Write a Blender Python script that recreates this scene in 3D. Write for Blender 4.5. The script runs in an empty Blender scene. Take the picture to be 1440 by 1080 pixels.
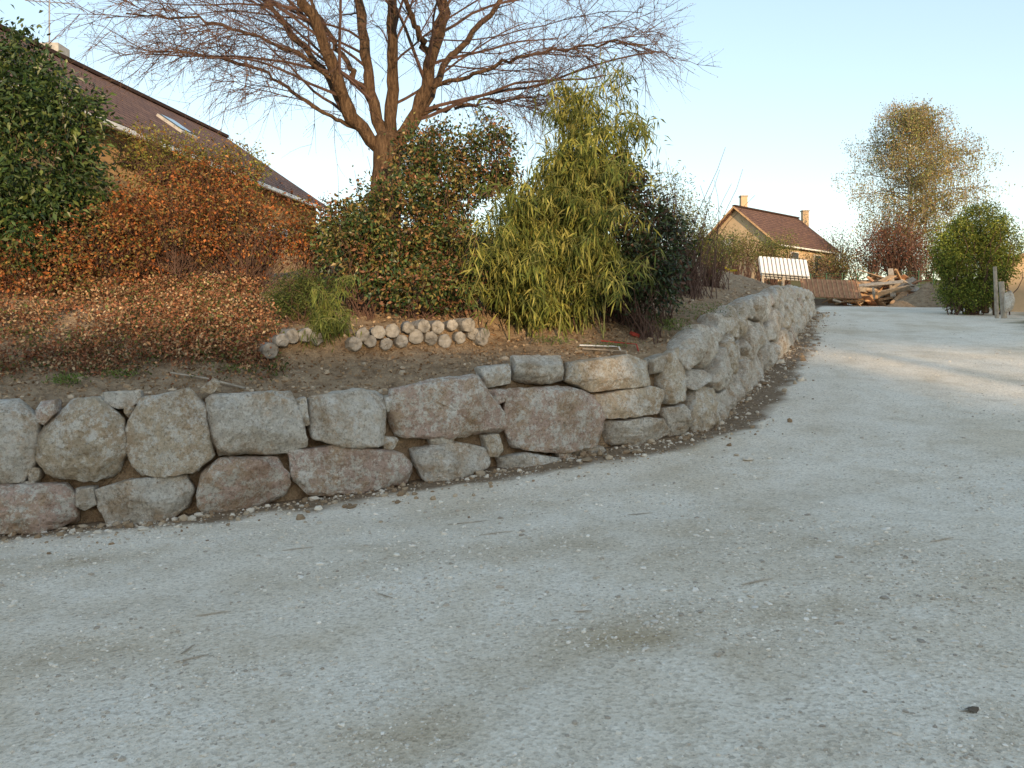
import bpy, math, random
import numpy as np
from mathutils import Vector, noise, Matrix
rng = np.random.default_rng(11); random.seed(11)
F=1100.0; HV=470.0; EYE=1.6      # survey constants: bearings/elevations as tangents*1100, taken from eye height
def at(u,v,d): return np.array([(u-720)/F*d, d, EYE+(HV-v)/F*d])
col=bpy.context.scene.collection

# ------------------------------------------------------------------ helpers
def vn(x,y,seed=0):
    x=np.asarray(x,float); y=np.asarray(y,float)
    xi=np.floor(x).astype(np.int64); yi=np.floor(y).astype(np.int64); fx=x-xi; fy=y-yi
    fx=fx*fx*(3-2*fx); fy=fy*fy*(3-2*fy)
    def h(a,b):
        n=(a*374761393+b*668265263+seed*974711)&0xffffffff
        n=((n^(n>>13))*1274126177)&0xffffffff
        return ((n^(n>>16))&0xffff)/65535.0
    return (h(xi,yi)*(1-fx)+h(xi+1,yi)*fx)*(1-fy)+(h(xi,yi+1)*(1-fx)+h(xi+1,yi+1)*fx)*fy
def fbm(x,y,seed=0,o=4):
    s=0;a=.5;t=0
    for i in range(o):
        s=s+a*vn(x*2**i,y*2**i,seed+i*7); t+=a; a*=.5
    return s/t
def mk(name,V,Fc,mat,colors=None,smooth=False,parent=None,uv=None):
    V=np.asarray(V,np.float32); Fc=np.asarray(Fc,np.int32); k=Fc.shape[1]; m=len(Fc)
    me=bpy.data.meshes.new(name); me.vertices.add(len(V)); me.vertices.foreach_set('co',V.ravel())
    me.loops.add(m*k); me.loops.foreach_set('vertex_index',Fc.ravel())
    me.polygons.add(m); me.polygons.foreach_set('loop_start',np.arange(m,dtype=np.int32)*k)
    me.update(calc_edges=True)
    me.polygons.foreach_set('use_smooth',np.full(m,smooth))
    if colors is not None:
        c=np.ones((len(V),4),np.float32); c[:,:3]=colors
        a=me.color_attributes.new('Col','FLOAT_COLOR','POINT'); a.data.foreach_set('color',c.ravel())
    if uv is not None:
        l=me.uv_layers.new(name='UVMap'); l.data.foreach_set('uv',np.asarray(uv,np.float32)[Fc.ravel()].ravel())
    me.materials.append(mat); me.validate()
    ob=bpy.data.objects.new(name,me); col.objects.link(ob)
    if parent: ob.parent=parent
    return ob
def empty(name):
    e=bpy.data.objects.new(name,None); col.objects.link(e); e.empty_display_size=.2; return e
def tubes(polys,sides=5):
    VV=[];FF=[];n0=0
    a=np.arange(sides)/sides*2*np.pi; ca=np.cos(a)[None,:,None]; sa=np.sin(a)[None,:,None]
    for P,R in polys:
        P=np.asarray(P,float); n=len(P); R=np.broadcast_to(np.asarray(R,float),(n,))
        T=np.gradient(P,axis=0); T/=np.linalg.norm(T,axis=1)[:,None]+1e-9
        m=np.abs(T.mean(0)); ref=np.zeros(3); ref[np.argmin(m)]=1
        U=np.cross(T,ref); U/=np.linalg.norm(U,axis=1)[:,None]+1e-9; W=np.cross(T,U)
        ring=P[:,None]+R[:,None,None]*(ca*U[:,None]+sa*W[:,None])
        VV.append(ring.reshape(-1,3))
        i=np.arange(n-1)[:,None]*sides; j=np.arange(sides)[None]; j2=(j+1)%sides
        FF.append(np.stack([i+j,i+j2,i+sides+j2,i+sides+j],-1).reshape(-1,4)+n0); n0+=n*sides
    return np.concatenate(VV),np.concatenate(FF)
def box(name,c,size,mat,parent=None,rot=(0,0,0),bev=.01):
    import bmesh
    bm=bmesh.new(); bmesh.ops.create_cube(bm,size=1)
    for v in bm.verts: v.co=Vector((v.co.x*size[0],v.co.y*size[1],v.co.z*size[2]))
    if bev: bmesh.ops.bevel(bm,geom=bm.edges[:],offset=min(bev,min(size)*.3),segments=2,affect='EDGES')
    me=bpy.data.meshes.new(name); bm.to_mesh(me); bm.free(); me.materials.append(mat)
    ob=bpy.data.objects.new(name,me); col.objects.link(ob); ob.location=c; ob.rotation_euler=rot
    if parent: ob.parent=parent
    return ob

# ------------------------------------------------------------------ materials
def newmat(name):
    m=bpy.data.materials.new(name); m.use_nodes=True; nt=m.node_tree; b=nt.nodes['Principled BSDF']
    b.inputs['Specular IOR Level'].default_value=.2; b.inputs['Roughness'].default_value=.9
    return m,nt,b
def N(nt,t,**kw):
    n=nt.nodes.new(t)
    for k,v in kw.items():
        if k in n.inputs: n.inputs[k].default_value=v
        else: setattr(n,k,v)
    return n
def ramp(nt,src,stops):
    r=nt.nodes.new('ShaderNodeValToRGB'); e=r.color_ramp.elements
    while len(e)<len(stops): e.new(.5)
    for i,(p,c) in enumerate(stops):
        e[i].position=p; e[i].color=(tuple(c) if hasattr(c,'__len__') else (c,c,c))+(1,)
    nt.links.new(src,r.inputs[0]); return r.outputs[0]
def mix(nt,f,a,b,mode='MIX'):
    m=nt.nodes.new('ShaderNodeMix'); m.data_type='RGBA'; m.blend_type=mode
    for sock,val in ((0,f),(6,a),(7,b)):
        if hasattr(val,'is_linked'): nt.links.new(val,m.inputs[sock])
        else: m.inputs[sock].default_value=val if not hasattr(val,'__len__') else tuple(val)+(1,)
    return m.outputs[2]
def noi(nt,scale,detail=6,rough=.6,vec=None):
    n=N(nt,'ShaderNodeTexNoise',Scale=scale,Detail=detail,Roughness=rough)
    if vec is not None: nt.links.new(vec,n.inputs['Vector'])
    return n.outputs[0]
def coord(nt,kind='Object'): return nt.nodes.new('ShaderNodeTexCoord').outputs[kind]
def bump(nt,b,h,dist,strength=1,prev=None):
    n=N(nt,'ShaderNodeBump',Strength=strength,Distance=dist); nt.links.new(h,n.inputs['Height'])
    if prev is not None: nt.links.new(prev,n.inputs['Normal'])
    nt.links.new(n.outputs[0],b.inputs['Normal']); return n.outputs[0]
def attr(nt,name='Col'):
    a=nt.nodes.new('ShaderNodeAttribute'); a.attribute_name=name; return a.outputs['Color']
def simple(name,c,var=.25,scale=12,rough=.85,bd=.004):
    m,nt,b=newmat(name); co=coord(nt)
    n=noi(nt,scale,3,.6,co)
    f=ramp(nt,n,[(.3,tuple(x*(1-var) for x in c)),(.7,tuple(min(1,x*(1+var)) for x in c))])
    nt.links.new(f,b.inputs['Base Color']); b.inputs['Roughness'].default_value=rough
    if bd: bump(nt,b,n,bd)
    return m
def leafmat(name,trans=.3,rough=.5,spec=.3):
    m,nt,b=newmat(name); c=attr(nt); nt.links.new(c,b.inputs['Base Color'])
    b.inputs['Roughness'].default_value=rough; b.inputs['Specular IOR Level'].default_value=spec
    t=nt.nodes.new('ShaderNodeBsdfTranslucent'); nt.links.new(c,t.inputs[0])
    ms=nt.nodes.new('ShaderNodeMixShader'); ms.inputs[0].default_value=trans
    nt.links.new(b.outputs[0],ms.inputs[1]); nt.links.new(t.outputs[0],ms.inputs[2])
    nt.links.new(ms.outputs[0],nt.nodes['Material Output'].inputs[0]); return m
M_leaf=leafmat('leaf',.3,.6,.2); M_gloss=leafmat('glossy_leaf',.15,.4,.4)

M_ground,nt,b=newmat('gravel_ground'); co=coord(nt)
big=noi(nt,.35,3,.6,co); med=noi(nt,2.2,4,.65,co); fine=noi(nt,30,4,.9,co)
v1=N(nt,'ShaderNodeTexVoronoi',Scale=52.0); nt.links.new(co,v1.inputs['Vector'])
base=ramp(nt,fine,[(.27,(.50,.43,.335)),(.48,(.84,.745,.61)),(.72,(.96,.89,.77))])
sep=nt.nodes.new('ShaderNodeSeparateColor'); nt.links.new(v1.outputs['Color'],sep.inputs[0])
st=ramp(nt,sep.outputs[0],[(0,(.62,.60,.58)),(.3,(.93,.92,.90)),(.8,(1.0,1.0,1.0)),(1,(1.1,1.1,1.1))])
base=mix(nt,.75,base,st,'MULTIPLY')
base=mix(nt,1.0,base,ramp(nt,big,[(.34,(.87,.83,.77)),(.52,(1,1,1)),(.75,(1.03,1.03,1.03))]),'MULTIPLY')
base=mix(nt,.8,base,ramp(nt,med,[(.3,(.84,.80,.74)),(.55,(1,1,1))]),'MULTIPLY')
at_=attr(nt); sp=nt.nodes.new('ShaderNodeSeparateColor'); nt.links.new(at_,sp.inputs[0])
dirt=ramp(nt,noi(nt,14,4,.75,co),[(.3,(.13,.085,.05)),(.7,(.31,.225,.145))])
grass=ramp(nt,noi(nt,3,4,.7,co),[(.3,(.07,.08,.03)),(.6,(.17,.15,.07)),(.8,(.26,.2,.1))])
base=mix(nt,sp.outputs[0],base,dirt); base=mix(nt,sp.outputs[1],base,grass)
base=mix(nt,sp.outputs[2],base,(.58,.50,.38),'MULTIPLY')
nt.links.new(base,b.inputs['Base Color'])
n1=bump(nt,b,med,.03,.6); n2=bump(nt,b,v1.outputs['Distance'],.009,.6,n1); bump(nt,b,fine,.012,.9,n2)

M_soil,nt,b=newmat('soil'); co=coord(nt)
f=noi(nt,5,5,.78,co); c=ramp(nt,f,[(.3,(.20,.13,.075)),(.5,(.39,.275,.17)),(.72,(.53,.40,.265))])
f2=noi(nt,50,3,.7,co); c=mix(nt,.6,c,ramp(nt,f2,[(.3,(.6,.6,.6)),(.6,(1.1,1.1,1.1))]),'MULTIPLY')
nt.links.new(c,b.inputs['Base Color']); n1=bump(nt,b,f,.12,1); bump(nt,b,f2,.02,.8,n1)

M_rock,nt,b=newmat('limestone'); co=coord(nt)
a=noi(nt,2.6,6,.75,co); d=noi(nt,7,7,.9,co); e=noi(nt,30,4,.85,co)
c=attr(nt)
c=mix(nt,ramp(nt,a,[(.44,0.),(.60,.8)]),c,(.64,.47,.31))
c=mix(nt,ramp(nt,d,[(.49,0.),(.54,.95)]),c,(.88,.83,.74))
c=mix(nt,.9,c,ramp(nt,e,[(.32,(.42,.37,.32)),(.5,(1,1,1)),(.8,(1.06,1.06,1.06))]),'MULTIPLY')
c=mix(nt,.8,c,ramp(nt,noi(nt,1.7,5,.75,co),[(.32,(.58,.49,.39)),(.5,(1,1,1))]),'MULTIPLY')
nt.links.new(c,b.inputs['Base Color'])
n1=bump(nt,b,a,.12,.9); n2=bump(nt,b,d,.06,1,n1); bump(nt,b,e,.016,1,n2)

M_peb,nt,b=newmat('pebble'); nt.links.new(attr(nt),b.inputs['Base Color'])
M_bark,nt,b=newmat('bark'); co=coord(nt)
w=N(nt,'ShaderNodeMapping'); w.inputs['Scale'].default_value=(12,12,2.2); nt.links.new(co,w.inputs[0])
f=noi(nt,1.6,5,.8,w.outputs[0]); c=ramp(nt,f,[(.34,(.035,.022,.014)),(.52,(.15,.09,.05)),(.72,(.29,.19,.11))])
nt.links.new(c,b.inputs['Base Color']); bump(nt,b,f,.09,1)
M_twig=simple('twig_bark',(.12,.072,.055),.3,6,.8,0)
M_twig2=simple('pale_twig_bark',(.25,.19,.12),.3,6,.8,0)
M_birch=simple('birch_bark',(.65,.62,.56),.3,5)
M_roof,nt,b=newmat('roof_tiles'); uv=coord(nt,'UV')
br=N(nt,'ShaderNodeTexBrick',Scale=1.0); br.inputs['Brick Width'].default_value=.22; br.inputs['Row Height'].default_value=.3; br.inputs['Mortar Size'].default_value=.025
br.inputs['Color1'].default_value=(.27,.15,.105,1); br.inputs['Color2'].default_value=(.18,.10,.08,1); br.inputs['Mortar'].default_value=(.05,.03,.025,1)
nt.links.new(uv,br.inputs['Vector']); c=mix(nt,.6,br.outputs[0],ramp(nt,noi(nt,2,4,.7,uv),[(.3,(.6,.6,.6)),(.7,(1.2,1.2,1.2))]),'MULTIPLY')
nt.links.new(c,b.inputs['Base Color']); bump(nt,b,br.outputs['Fac'],-.03,1)
M_ochre=simple('ochre_render',(.46,.28,.13),.12,3); M_cream=simple('cream_render',(.56,.41,.26),.12,3)
M_white=simple('white_paint',(.74,.74,.74),.08,4,.6); M_conc=simple('concrete',(.42,.40,.37),.2,6)
M_glass,nt,b=newmat('window_glass'); b.inputs['Base Color'].default_value=(.06,.08,.1,1); b.inputs['Roughness'].default_value=.08; b.inputs['Specular IOR Level'].default_value=.6
M_wood=simple('raw_wood',(.46,.29,.16),.35,5); M_wood2=simple('grey_wood',(.38,.32,.25),.3,7); M_redwood=simple('red_brown_panel',(.38,.2,.115),.3,4)
M_logend=simple('log_end',(.27,.245,.21),.5,9); M_dgrey=simple('slate',(.11,.11,.12),.2,4); M_metal=simple('antenna_metal',(.3,.3,.32),.1,4,.4,0)
M_blue=simple('blue_plastic',(.04,.16,.42),.15,4,.5,0); M_yel=simple('yellow_plastic',(.65,.45,.03),.15,4,.5,0); M_red=simple('red_plastic',(.36,.06,.04),.2,6,.6,0)
M_greenp=simple('green_paint',(.03,.10,.05),.2,5,.5,0)

# ------------------------------------------------------------------ terrain functions
gy=np.array([-400,0,4,8,9.2,10.4,11,11.8,14.5,18.5,25,33,38,44,48,55,60,80,600.])
gv=np.array([-.6,0,-.08,-.17,-.12,-.045,.03,.07,.41,.88,1.44,2.23,2.62,2.98,3.5,4.95,5.5,6.2,6.5])
_y=np.arange(-60,120,.1); _g=np.interp(_y,gy,gv); k=np.hanning(17); k/=k.sum(); _g[10:-10]=np.convolve(_g,k,'same')[10:-10]
def gz(x,y):
    x=np.asarray(x,float); y=np.asarray(y,float)
    g=np.where((y>110)|(y<-55),np.interp(y,gy,gv),np.interp(y,_y,_g))
    near=np.clip(1-np.abs(y-8)/40,0,1)
    return g+.045*np.clip(x,-12,6)+near*.05*(fbm(x*.5,y*.5,3,3)-.5)+near*.03*(fbm(x*2,y*2,9,2)-.5)
W=np.array([(-900,6.4,800,575),(-500,7.0,780,568),(-150,7.6,757,562),(0,7.8,748,562),(270,8.15,734,555),(420,8.6,706,552),(580,9.2,682,548),(700,9.7,662,515),
 (850,10.4,638,505),(950,11.0,615,492),(1000,11.8,600,465),(1050,14.5,545,430),(1100,18.5,497,408),(1125,25,465,404),(1145,33.5,440,411)],float)
wx=(W[:,0]-720)/F*W[:,1]; wy=W[:,1]; wb=EYE+(HV-W[:,2])/F*wy; wt=EYE+(HV-W[:,3])/F*wy
s0=np.concatenate([[0],np.cumsum(np.hypot(np.diff(wx),np.diff(wy)))])
S=np.arange(0,s0[-1],.08)
def sm(a,n=13):
    k=np.hanning(n+2)[1:-1]; k/=k.sum(); p=np.concatenate([2*a[0]-a[n//2:0:-1],a,2*a[-1]-a[-2:-n//2-1:-1]]); return np.convolve(p,k,'valid')[:len(a)]
PX=sm(np.interp(S,s0,wx)); PY=sm(np.interp(S,s0,wy)); ZB=sm(np.interp(S,s0,wb)); ZT=sm(np.interp(S,s0,wt))
S=S[:len(PX)]
tx=np.gradient(PX); ty=np.gradient(PY); tl=np.hypot(tx,ty); tx/=tl; ty/=tl; tx=sm(tx,21); ty=sm(ty,21)
NX=-ty; NY=tx
UP=720+PX/PY*F
def wall_pt(s,z,inn=0.):
    zb=np.interp(s,S,ZB); o=inn+.14*(z-zb)
    return np.array([np.interp(s,S,PX)+np.interp(s,S,NX)*o, np.interp(s,S,PY)+np.interp(s,S,NY)*o, z])
def wdist(x,y):
    x=np.atleast_1d(x).ravel(); y=np.atleast_1d(y).ravel(); D=np.empty(len(x)); I=np.empty(len(x),int)
    for a in range(0,len(x),20000):
        q=(x[a:a+20000,None]-PX[None,::2])**2+(y[a:a+20000,None]-PY[None,::2])**2
        i=q.argmin(1)*2; I[a:a+20000]=i
        D[a:a+20000]=np.sqrt(q.min(1))*np.sign((x[a:a+20000]-PX[i])*NX[i]+(y[a:a+20000]-PY[i])*NY[i])
    return D,I
LD=1.55   # log edging stands this far behind the wall face
lx=PX+NX*LD; ly=PY+NY*LD; LU=720+lx/ly*F
sA=np.interp(372,LU,S); sB=np.interp(690,LU,S)
mx=np.arange(-30,14.5,.14); my=np.arange(4.5,44,.14); MX,MY=np.meshgrid(mx,my); ST=.14
D_,I_=wdist(MX,MY); D_=D_.reshape(MX.shape); I_=I_.reshape(MX.shape)
dd=np.clip(D_-.35,0,99)
rise=np.interp(dd,[0,.6,1.2,2,3.2,4.6,7,12,40],[0,.14,.34,.68,1.2,1.65,1.9,2.1,2.3])
sI=S[I_]; win=np.clip((sI-sA)/.3,0,1)*np.clip((sB-sI)/.3,0,1)
rise=rise+win*np.clip((D_-LD)/.12,0,1)*np.clip(1-(D_-LD-.1)/1.6,0,1)*.26
rec=np.clip((PY[I_]-11.5)/8,0,1); rise=rise*(1-rec*.12)
zt_s=sm(np.minimum(ZT,9),61)
top=np.minimum(ZT[I_],9)*np.clip(1-dd,0,1)+zt_s[I_]*np.clip(dd,0,1)
MZ=top-.1+rise+(fbm(MX*.8,MY*.8,5,4)-.5)*.35*np.clip(dd,0.1,1)+(fbm(MX*3,MY*3,8,3)-.5)*.12
G_=gz(MX,MY)
t=np.clip((MY-30)/7,0,1); t=t*t*(3-2*t); MZ=MZ*(1-t)+(G_-.3)*t
t=np.clip((.35-D_)/.12,0,1); MZ=np.where(D_<.35,MZ*(1-t)+(G_-.6)*t,MZ)
def mz(x,y):
    fx=np.clip((np.asarray(x,float)-mx[0])/ST,0,len(mx)-1.01); fy=np.clip((np.asarray(y,float)-my[0])/ST,0,len(my)-1.01)
    i=fx.astype(int); j=fy.astype(int); fx=fx-i; fy=fy-j
    return (MZ[j,i]*(1-fx)+MZ[j,i+1]*fx)*(1-fy)+(MZ[j+1,i]*(1-fx)+MZ[j+1,i+1]*fx)*fy
def gridfaces(nr,nc):
    i=np.arange(nr-1)[:,None]*nc; j=np.arange(nc-1)[None]
    return np.stack([i+j,i+j+1,i+nc+j+1,i+nc+j],-1).reshape(-1,4)
mk('earth_embankment',np.stack([MX,MY,MZ],-1).reshape(-1,3),gridfaces(*MX.shape),M_soil,smooth=True)

gx=np.concatenate([np.linspace(-600,-30,12),np.arange(-25,-9,.6),np.arange(-9,16,.12),np.arange(16,45,.6),np.linspace(50,600,14)])
gyy=np.concatenate([np.linspace(-300,-20,8),np.arange(-16,1,1.),np.arange(1,18,.12),np.arange(18,62,.4),np.linspace(64,120,20),np.linspace(140,700,8)])
GX,GY=np.meshgrid(gx,gyy); GZ=gz(GX,GY)
dg,_=wdist(GX,GY); dg=dg.reshape(GX.shape)
nzv=fbm(GX*1.5,GY*1.5,21,4); nz2=fbm(GX*5,GY*5,23,3)
dirtw=np.clip((dg+.47+.5*(nzv-.5)+.35*(nz2-.5)+.09*np.clip(GY-9.5,0,4)-.03*np.clip(GY-15,0,12))/.2,0,1)
grassw=np.clip((GY+3*(nzv-.5)-46.5)/1.5,0,1)
grassw=np.maximum(grassw,np.clip((GX-.69*GY+1.5+3*(nzv-.5))/1.,0,1)*np.clip((GY-24)/4,0,1))
def pat(cx,cy,rx,ry,w): return w*np.exp(-((GX-cx)/rx)**2-((GY-cy)/ry)**2)*np.clip((fbm(GX*2.6,GY*2.6,33,5)-.22)*2.2,0,1)
dm=pat(.65,4.2,.75,.5,.9)+pat(-.2,3.3,.45,.25,.8)+pat(1.2,3.05,.4,.2,.65)+pat(-4,6.4,1.2,.4,.5)+pat(2.2,5.9,1.2,.5,.5)+pat(1.0,6.4,2.,.4,.35)+pat(-2.6,4.4,.5,.2,.6)+pat(2.1,3.0,.5,.25,.6)+pat(1.9,4.6,.5,.2,.6)
for td in (-1.5,-3.1): dm=dm+.26*np.exp(-((dg-td)/.28)**2)*np.clip((nzv-.25)*2,0,1)
mk('gravel_road_ground',np.stack([GX,GY,GZ],-1).reshape(-1,3),gridfaces(*GX.shape),M_ground,
   colors=np.stack([dirtw,grassw,np.clip(dm,0,1)],-1).reshape(-1,3),smooth=True)

# ------------------------------------------------------------------ pebbles
t_=(1+5**.5)/2
ico=np.array([(-1,t_,0),(1,t_,0),(-1,-t_,0),(1,-t_,0),(0,-1,t_),(0,1,t_),(0,-1,-t_),(0,1,-t_),(t_,0,-1),(t_,0,1),(-t_,0,-1),(-t_,0,1)])/1.9
icf=np.array([(0,11,5),(0,5,1),(0,1,7),(0,7,10),(0,10,11),(1,5,9),(5,11,4),(11,10,2),(10,7,6),(7,1,8),(3,9,4),(3,4,2),(3,2,6),(3,6,8),(3,8,9),(4,9,5),(2,4,11),(6,2,10),(8,6,7),(9,8,1)])
def pebbles(name,P,size,pal,flat=.6):
    n=len(P); sc=size[:,None]*rng.uniform(.55,1.15,(n,3)); sc[:,2]*=flat
    V=ico[None]*(1+rng.uniform(-.28,.28,(n,12,1)))
    a=rng.uniform(0,6.28,n); c,s=np.cos(a)[:,None],np.sin(a)[:,None]
    V=V*sc[:,None]; X=V[...,0]*c-V[...,1]*s; Y=V[...,0]*s+V[...,1]*c
    V=np.stack([X,Y,V[...,2]],-1)+P[:,None]
    Fc=(icf[None]+np.arange(n)[:,None,None]*12).reshape(-1,3)
    pal=np.array(pal); cc=pal[rng.integers(0,len(pal),n)]*rng.uniform(.8,1.15,(n,1))
    return mk(name,V.reshape(-1,3),Fc,M_peb,colors=np.repeat(np.clip(cc,0,.9),12,0))
n=85000
yy=2.3*np.exp(rng.uniform(0,1,n)*math.log(26/2.3)); xx=rng.uniform(-.75,.75,n)*yy
cl=fbm(xx*1.1,yy*1.1,51,4); keep=(rng.uniform(0,1,n)<np.clip((cl-.3)*2.8,.12,1)); xx=xx[keep];yy=yy[keep]
d1,_=wdist(xx,yy); k_=d1<.1; xx=xx[k_];yy=yy[k_]
sz=np.clip(rng.lognormal(math.log(.005),.55,len(xx)),.0025,.022)*np.clip(yy/4,.8,1.4)
pebbles('gravel_stones',np.stack([xx,yy,gz(xx,yy)+sz*.1],-1),sz,[(.66,.59,.49),(.70,.64,.54),(.60,.53,.43),(.76,.70,.61),(.42,.36,.29)])
n=7500; ss=rng.uniform(1,S[-1],n); dn=rng.exponential(.7,n)+.3
xx=np.interp(ss,S,PX)+np.interp(ss,S,NX)*dn; yy=np.interp(ss,S,PY)+np.interp(ss,S,NY)*dn
sz=np.clip(rng.lognormal(math.log(.015),.6,n),.006,.065)
pebbles('soil_clods',np.stack([xx,yy,mz(xx,yy)],-1),sz,[(.34,.24,.15),(.42,.31,.2),(.25,.17,.1),(.38,.28,.18),(.5,.4,.29)],.8)
n=4500; ss=rng.uniform(1,S[-1],n); dn=-rng.exponential(.26,n)+.05
xx=np.interp(ss,S,PX)+np.interp(ss,S,NX)*dn; yy=np.interp(ss,S,PY)+np.interp(ss,S,NY)*dn
sz=np.clip(rng.lognormal(math.log(.015),.65,n),.005,.08)
pebbles('wall_foot_rubble',np.stack([xx,yy,gz(xx,yy)+sz*.2],-1),sz,[(.34,.25,.16),(.44,.35,.25),(.62,.55,.45),(.26,.18,.11)],.8)

# ------------------------------------------------------------------ boulder retaining wall
wall=empty('boulder_retaining_wall')
cs=np.array([1,.996,.988,.972,.945,.90,.84,.75,.65,.54,.43,.32,.2,.1,.0])
def rock(poly3,nin,seed,front=.13,back=.34,K=52,tone=None,amp=1.,grow=1.03):
    r=np.random.default_rng(seed); P=np.array(poly3); C=P.mean(0); P=C+(P-C)*grow
    Q=np.concatenate([P,P[:1]]); L=np.concatenate([[0],np.cumsum(np.linalg.norm(np.diff(Q,axis=0),axis=1))])
    tt=np.linspace(0,L[-1],K,endpoint=False); B=np.stack([np.interp(tt,L,Q[:,i]) for i in range(3)],-1)
    B=(np.roll(B,1,0)+B*6+np.roll(B,-1,0))/8
    size=L[-1]/4; n3=np.array([nin[0],nin[1],0.]); n3/=np.linalg.norm(n3)
    front=min(front,size*.34)
    tang=np.array([-n3[1],n3[0],0])
    rings=[(c,-front*(1-c**18)**.6) for c in cs[::-1]]+[(c,back*(1-c**4)**.5) for c in (.97,.85,.6,.02)]
    V=np.concatenate([C+(B-C)*max(c,.01)+n3*o for c,o in rings])
    for i in range(15):
        big_=i<5
        nn=-n3+tang*r.normal(0,.25 if big_ else .7)+np.array([0,0,r.normal(.02,.25 if big_ else .7)]); nn/=np.linalg.norm(nn); pr=(V-C)@nn; lim=pr.max()-r.uniform(.02,.095)*min(1,size/.6)
        ex=np.clip(pr-lim,0,None); V=V-nn[None]*ex[:,None]
    off=r.uniform(0,100,3)
    rim=np.array([noise.noise(Vector(v*2.2+off)) for v in V]); m2=np.array([noise.noise(Vector(v*6+off)) for v in V]); m3=np.array([noise.noise(Vector(v*15+off)) for v in V])
    dirv=(V-C); dirv/=np.linalg.norm(dirv,axis=1)[:,None]+1e-6; dirv=dirv*.55-n3*.45
    V=V+dirv*((rim*.035+(np.abs(m2)-.2)*.05+np.abs(m3)*.034)*amp*min(1,size/.5))[:,None]
    nr=len(rings); i=np.arange(nr-1)[:,None]*K; j=np.arange(K)[None]; j2=(j+1)%K
    Fc=np.stack([i+j,i+j2,i+K+j2,i+K+j],-1).reshape(-1,4)
    if tone is None: tone=r.choice(3,p=[.4,.35,.25])
    base=np.array([(.72,.60,.44),(.77,.71,.61),(.67,.49,.40)][tone])*r.uniform(.9,1.06)
    return V,Fc,np.repeat(base[None],len(V),0)
def uv2wall(u,v):
    s=np.interp(u,UP,S); z=0
    for _ in range(3):
        zb=np.interp(s,S,ZB); d=np.interp(s,S,PY)+.14*(z-zb)*np.interp(s,S,NY); z=EYE+(HV-v)/F*d
        X=(u-720)/F*d; o=.14*(z-zb); s=np.interp(720+(X-o*np.interp(s,S,NX))/max(.1,(d-o*np.interp(s,S,NY)))*F,UP,S)
    return s,z
T=[([(-75,568),(20,562),(52,590),(50,650),(30,678),(-75,682)],1),
 ([(58,598),(95,562),(140,560),(172,590),(176,640),(160,672),(110,682),(70,675),(46,630)],0),
 ([(50,566),(75,562),(78,580),(60,598),(50,590)],2),([(145,552),(195,550),(199,566),(170,574),(143,568)],1),
 ([(178,595),(200,560),(265,548),(290,572),(301,640),(270,663),(190,668),(175,640)],0),
 ([(281,547),(300,532),(311,538),(298,556)],0),
 ([(291,562),(300,555),(410,551),(426,590),(431,625),(405,637),(310,643),(297,610)],1),
 ([(415,563),(430,559),(435,597),(427,602)],0),
 ([(434,560),(500,547),(541,550),(544,580),(540,626),(490,629),(440,616),(433,590)],1),
 ([(541,560),(551,556),(552,575),(545,582)],0),
 ([(553,548),(620,532),(668,527),(690,560),(714,580),(711,610),(620,618),(560,615),(549,590)],2),
 ([(675,517),(715,512),(723,538),(680,546)],1),([(725,502),(790,500),(798,533),(780,542),(727,540)],1),
 ([(688,548),(714,546),(710,570),(695,564)],2),
 ([(716,548),(800,544),(835,558),(851,595),(845,625),(790,636),(725,631),(711,600)],2),
 ([(800,510),(885,499),(918,510),(916,541),(830,551),(797,536)],0),([(834,556),(915,543),(936,549),(934,579),(855,589),(837,574)],0),
 ([(852,595),(900,588),(946,590),(951,613),(910,627),(854,629)],1),
 ([(-75,687),(0,681),(85,682),(108,700),(105,737),(60,747),(-75,752)],2),([(107,688),(130,686),(135,712),(118,720),(107,710)],1),
 ([(134,690),(180,675),(260,669),(273,690),(265,715),(235,737),(150,737),(133,715)],1),
 ([(284,665),(310,645),(395,642),(412,685),(400,700),(350,724),(290,732),(278,700)],2),
 ([(407,635),(470,628),(560,635),(582,655),(576,680),(510,691),(440,699),(414,680)],2),
 ([(579,632),(640,622),(686,630),(689,655),(650,673),(600,676),(584,655)],1),
 ([(539,614),(561,616),(559,632),(541,633)],0),([(606,616),(640,613),(643,626),(610,629)],1),([(682,613),(702,611),(709,640),(690,646)],0),
 ([(783,630),(802,626),(807,641),(788,648)],2),([(702,645),(740,637),(790,645),(787,659),(740,665),(705,661)],1),
 ([(806,632),(850,628),(864,640),(832,652),(807,647)],1),
 ([(918,505),(940,497),(943,520),(922,528)],1),([(935,503),(955,490),(963,520),(962,560),(942,570),(935,540)],0),([(936,575),(966,568),(972,610),(950,616)],1),
 ([(0,738),(20,735),(26,748),(5,752)],1),([(40,655),(55,660),(52,676),(40,678)],0),([(30,678),(48,676),(46,684),(30,686)],1),([(265,640),(281,650),(280,662),(270,664)],0),([(175,560),(190,572),(182,590),(174,580)],0)]
VV=[];FF=[];CC=[];n0=0
def addrock(r):
    global n0
    V,Fc,c=r; VV.append(V); FF.append(Fc+n0); CC.append(c); n0+=len(V)
for i,(pl,tone) in enumerate(T):
    q=[]; ss=[]
    for u,v in pl:
        s,z=uv2wall(u,v); q.append(wall_pt(s,z,.02)); ss.append(s)
    sc=np.mean(ss); addrock(rock(q,(np.interp(sc,S,NX),np.interp(sc,S,NY)),100+i,front=.19,tone=tone,K=96))
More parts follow.
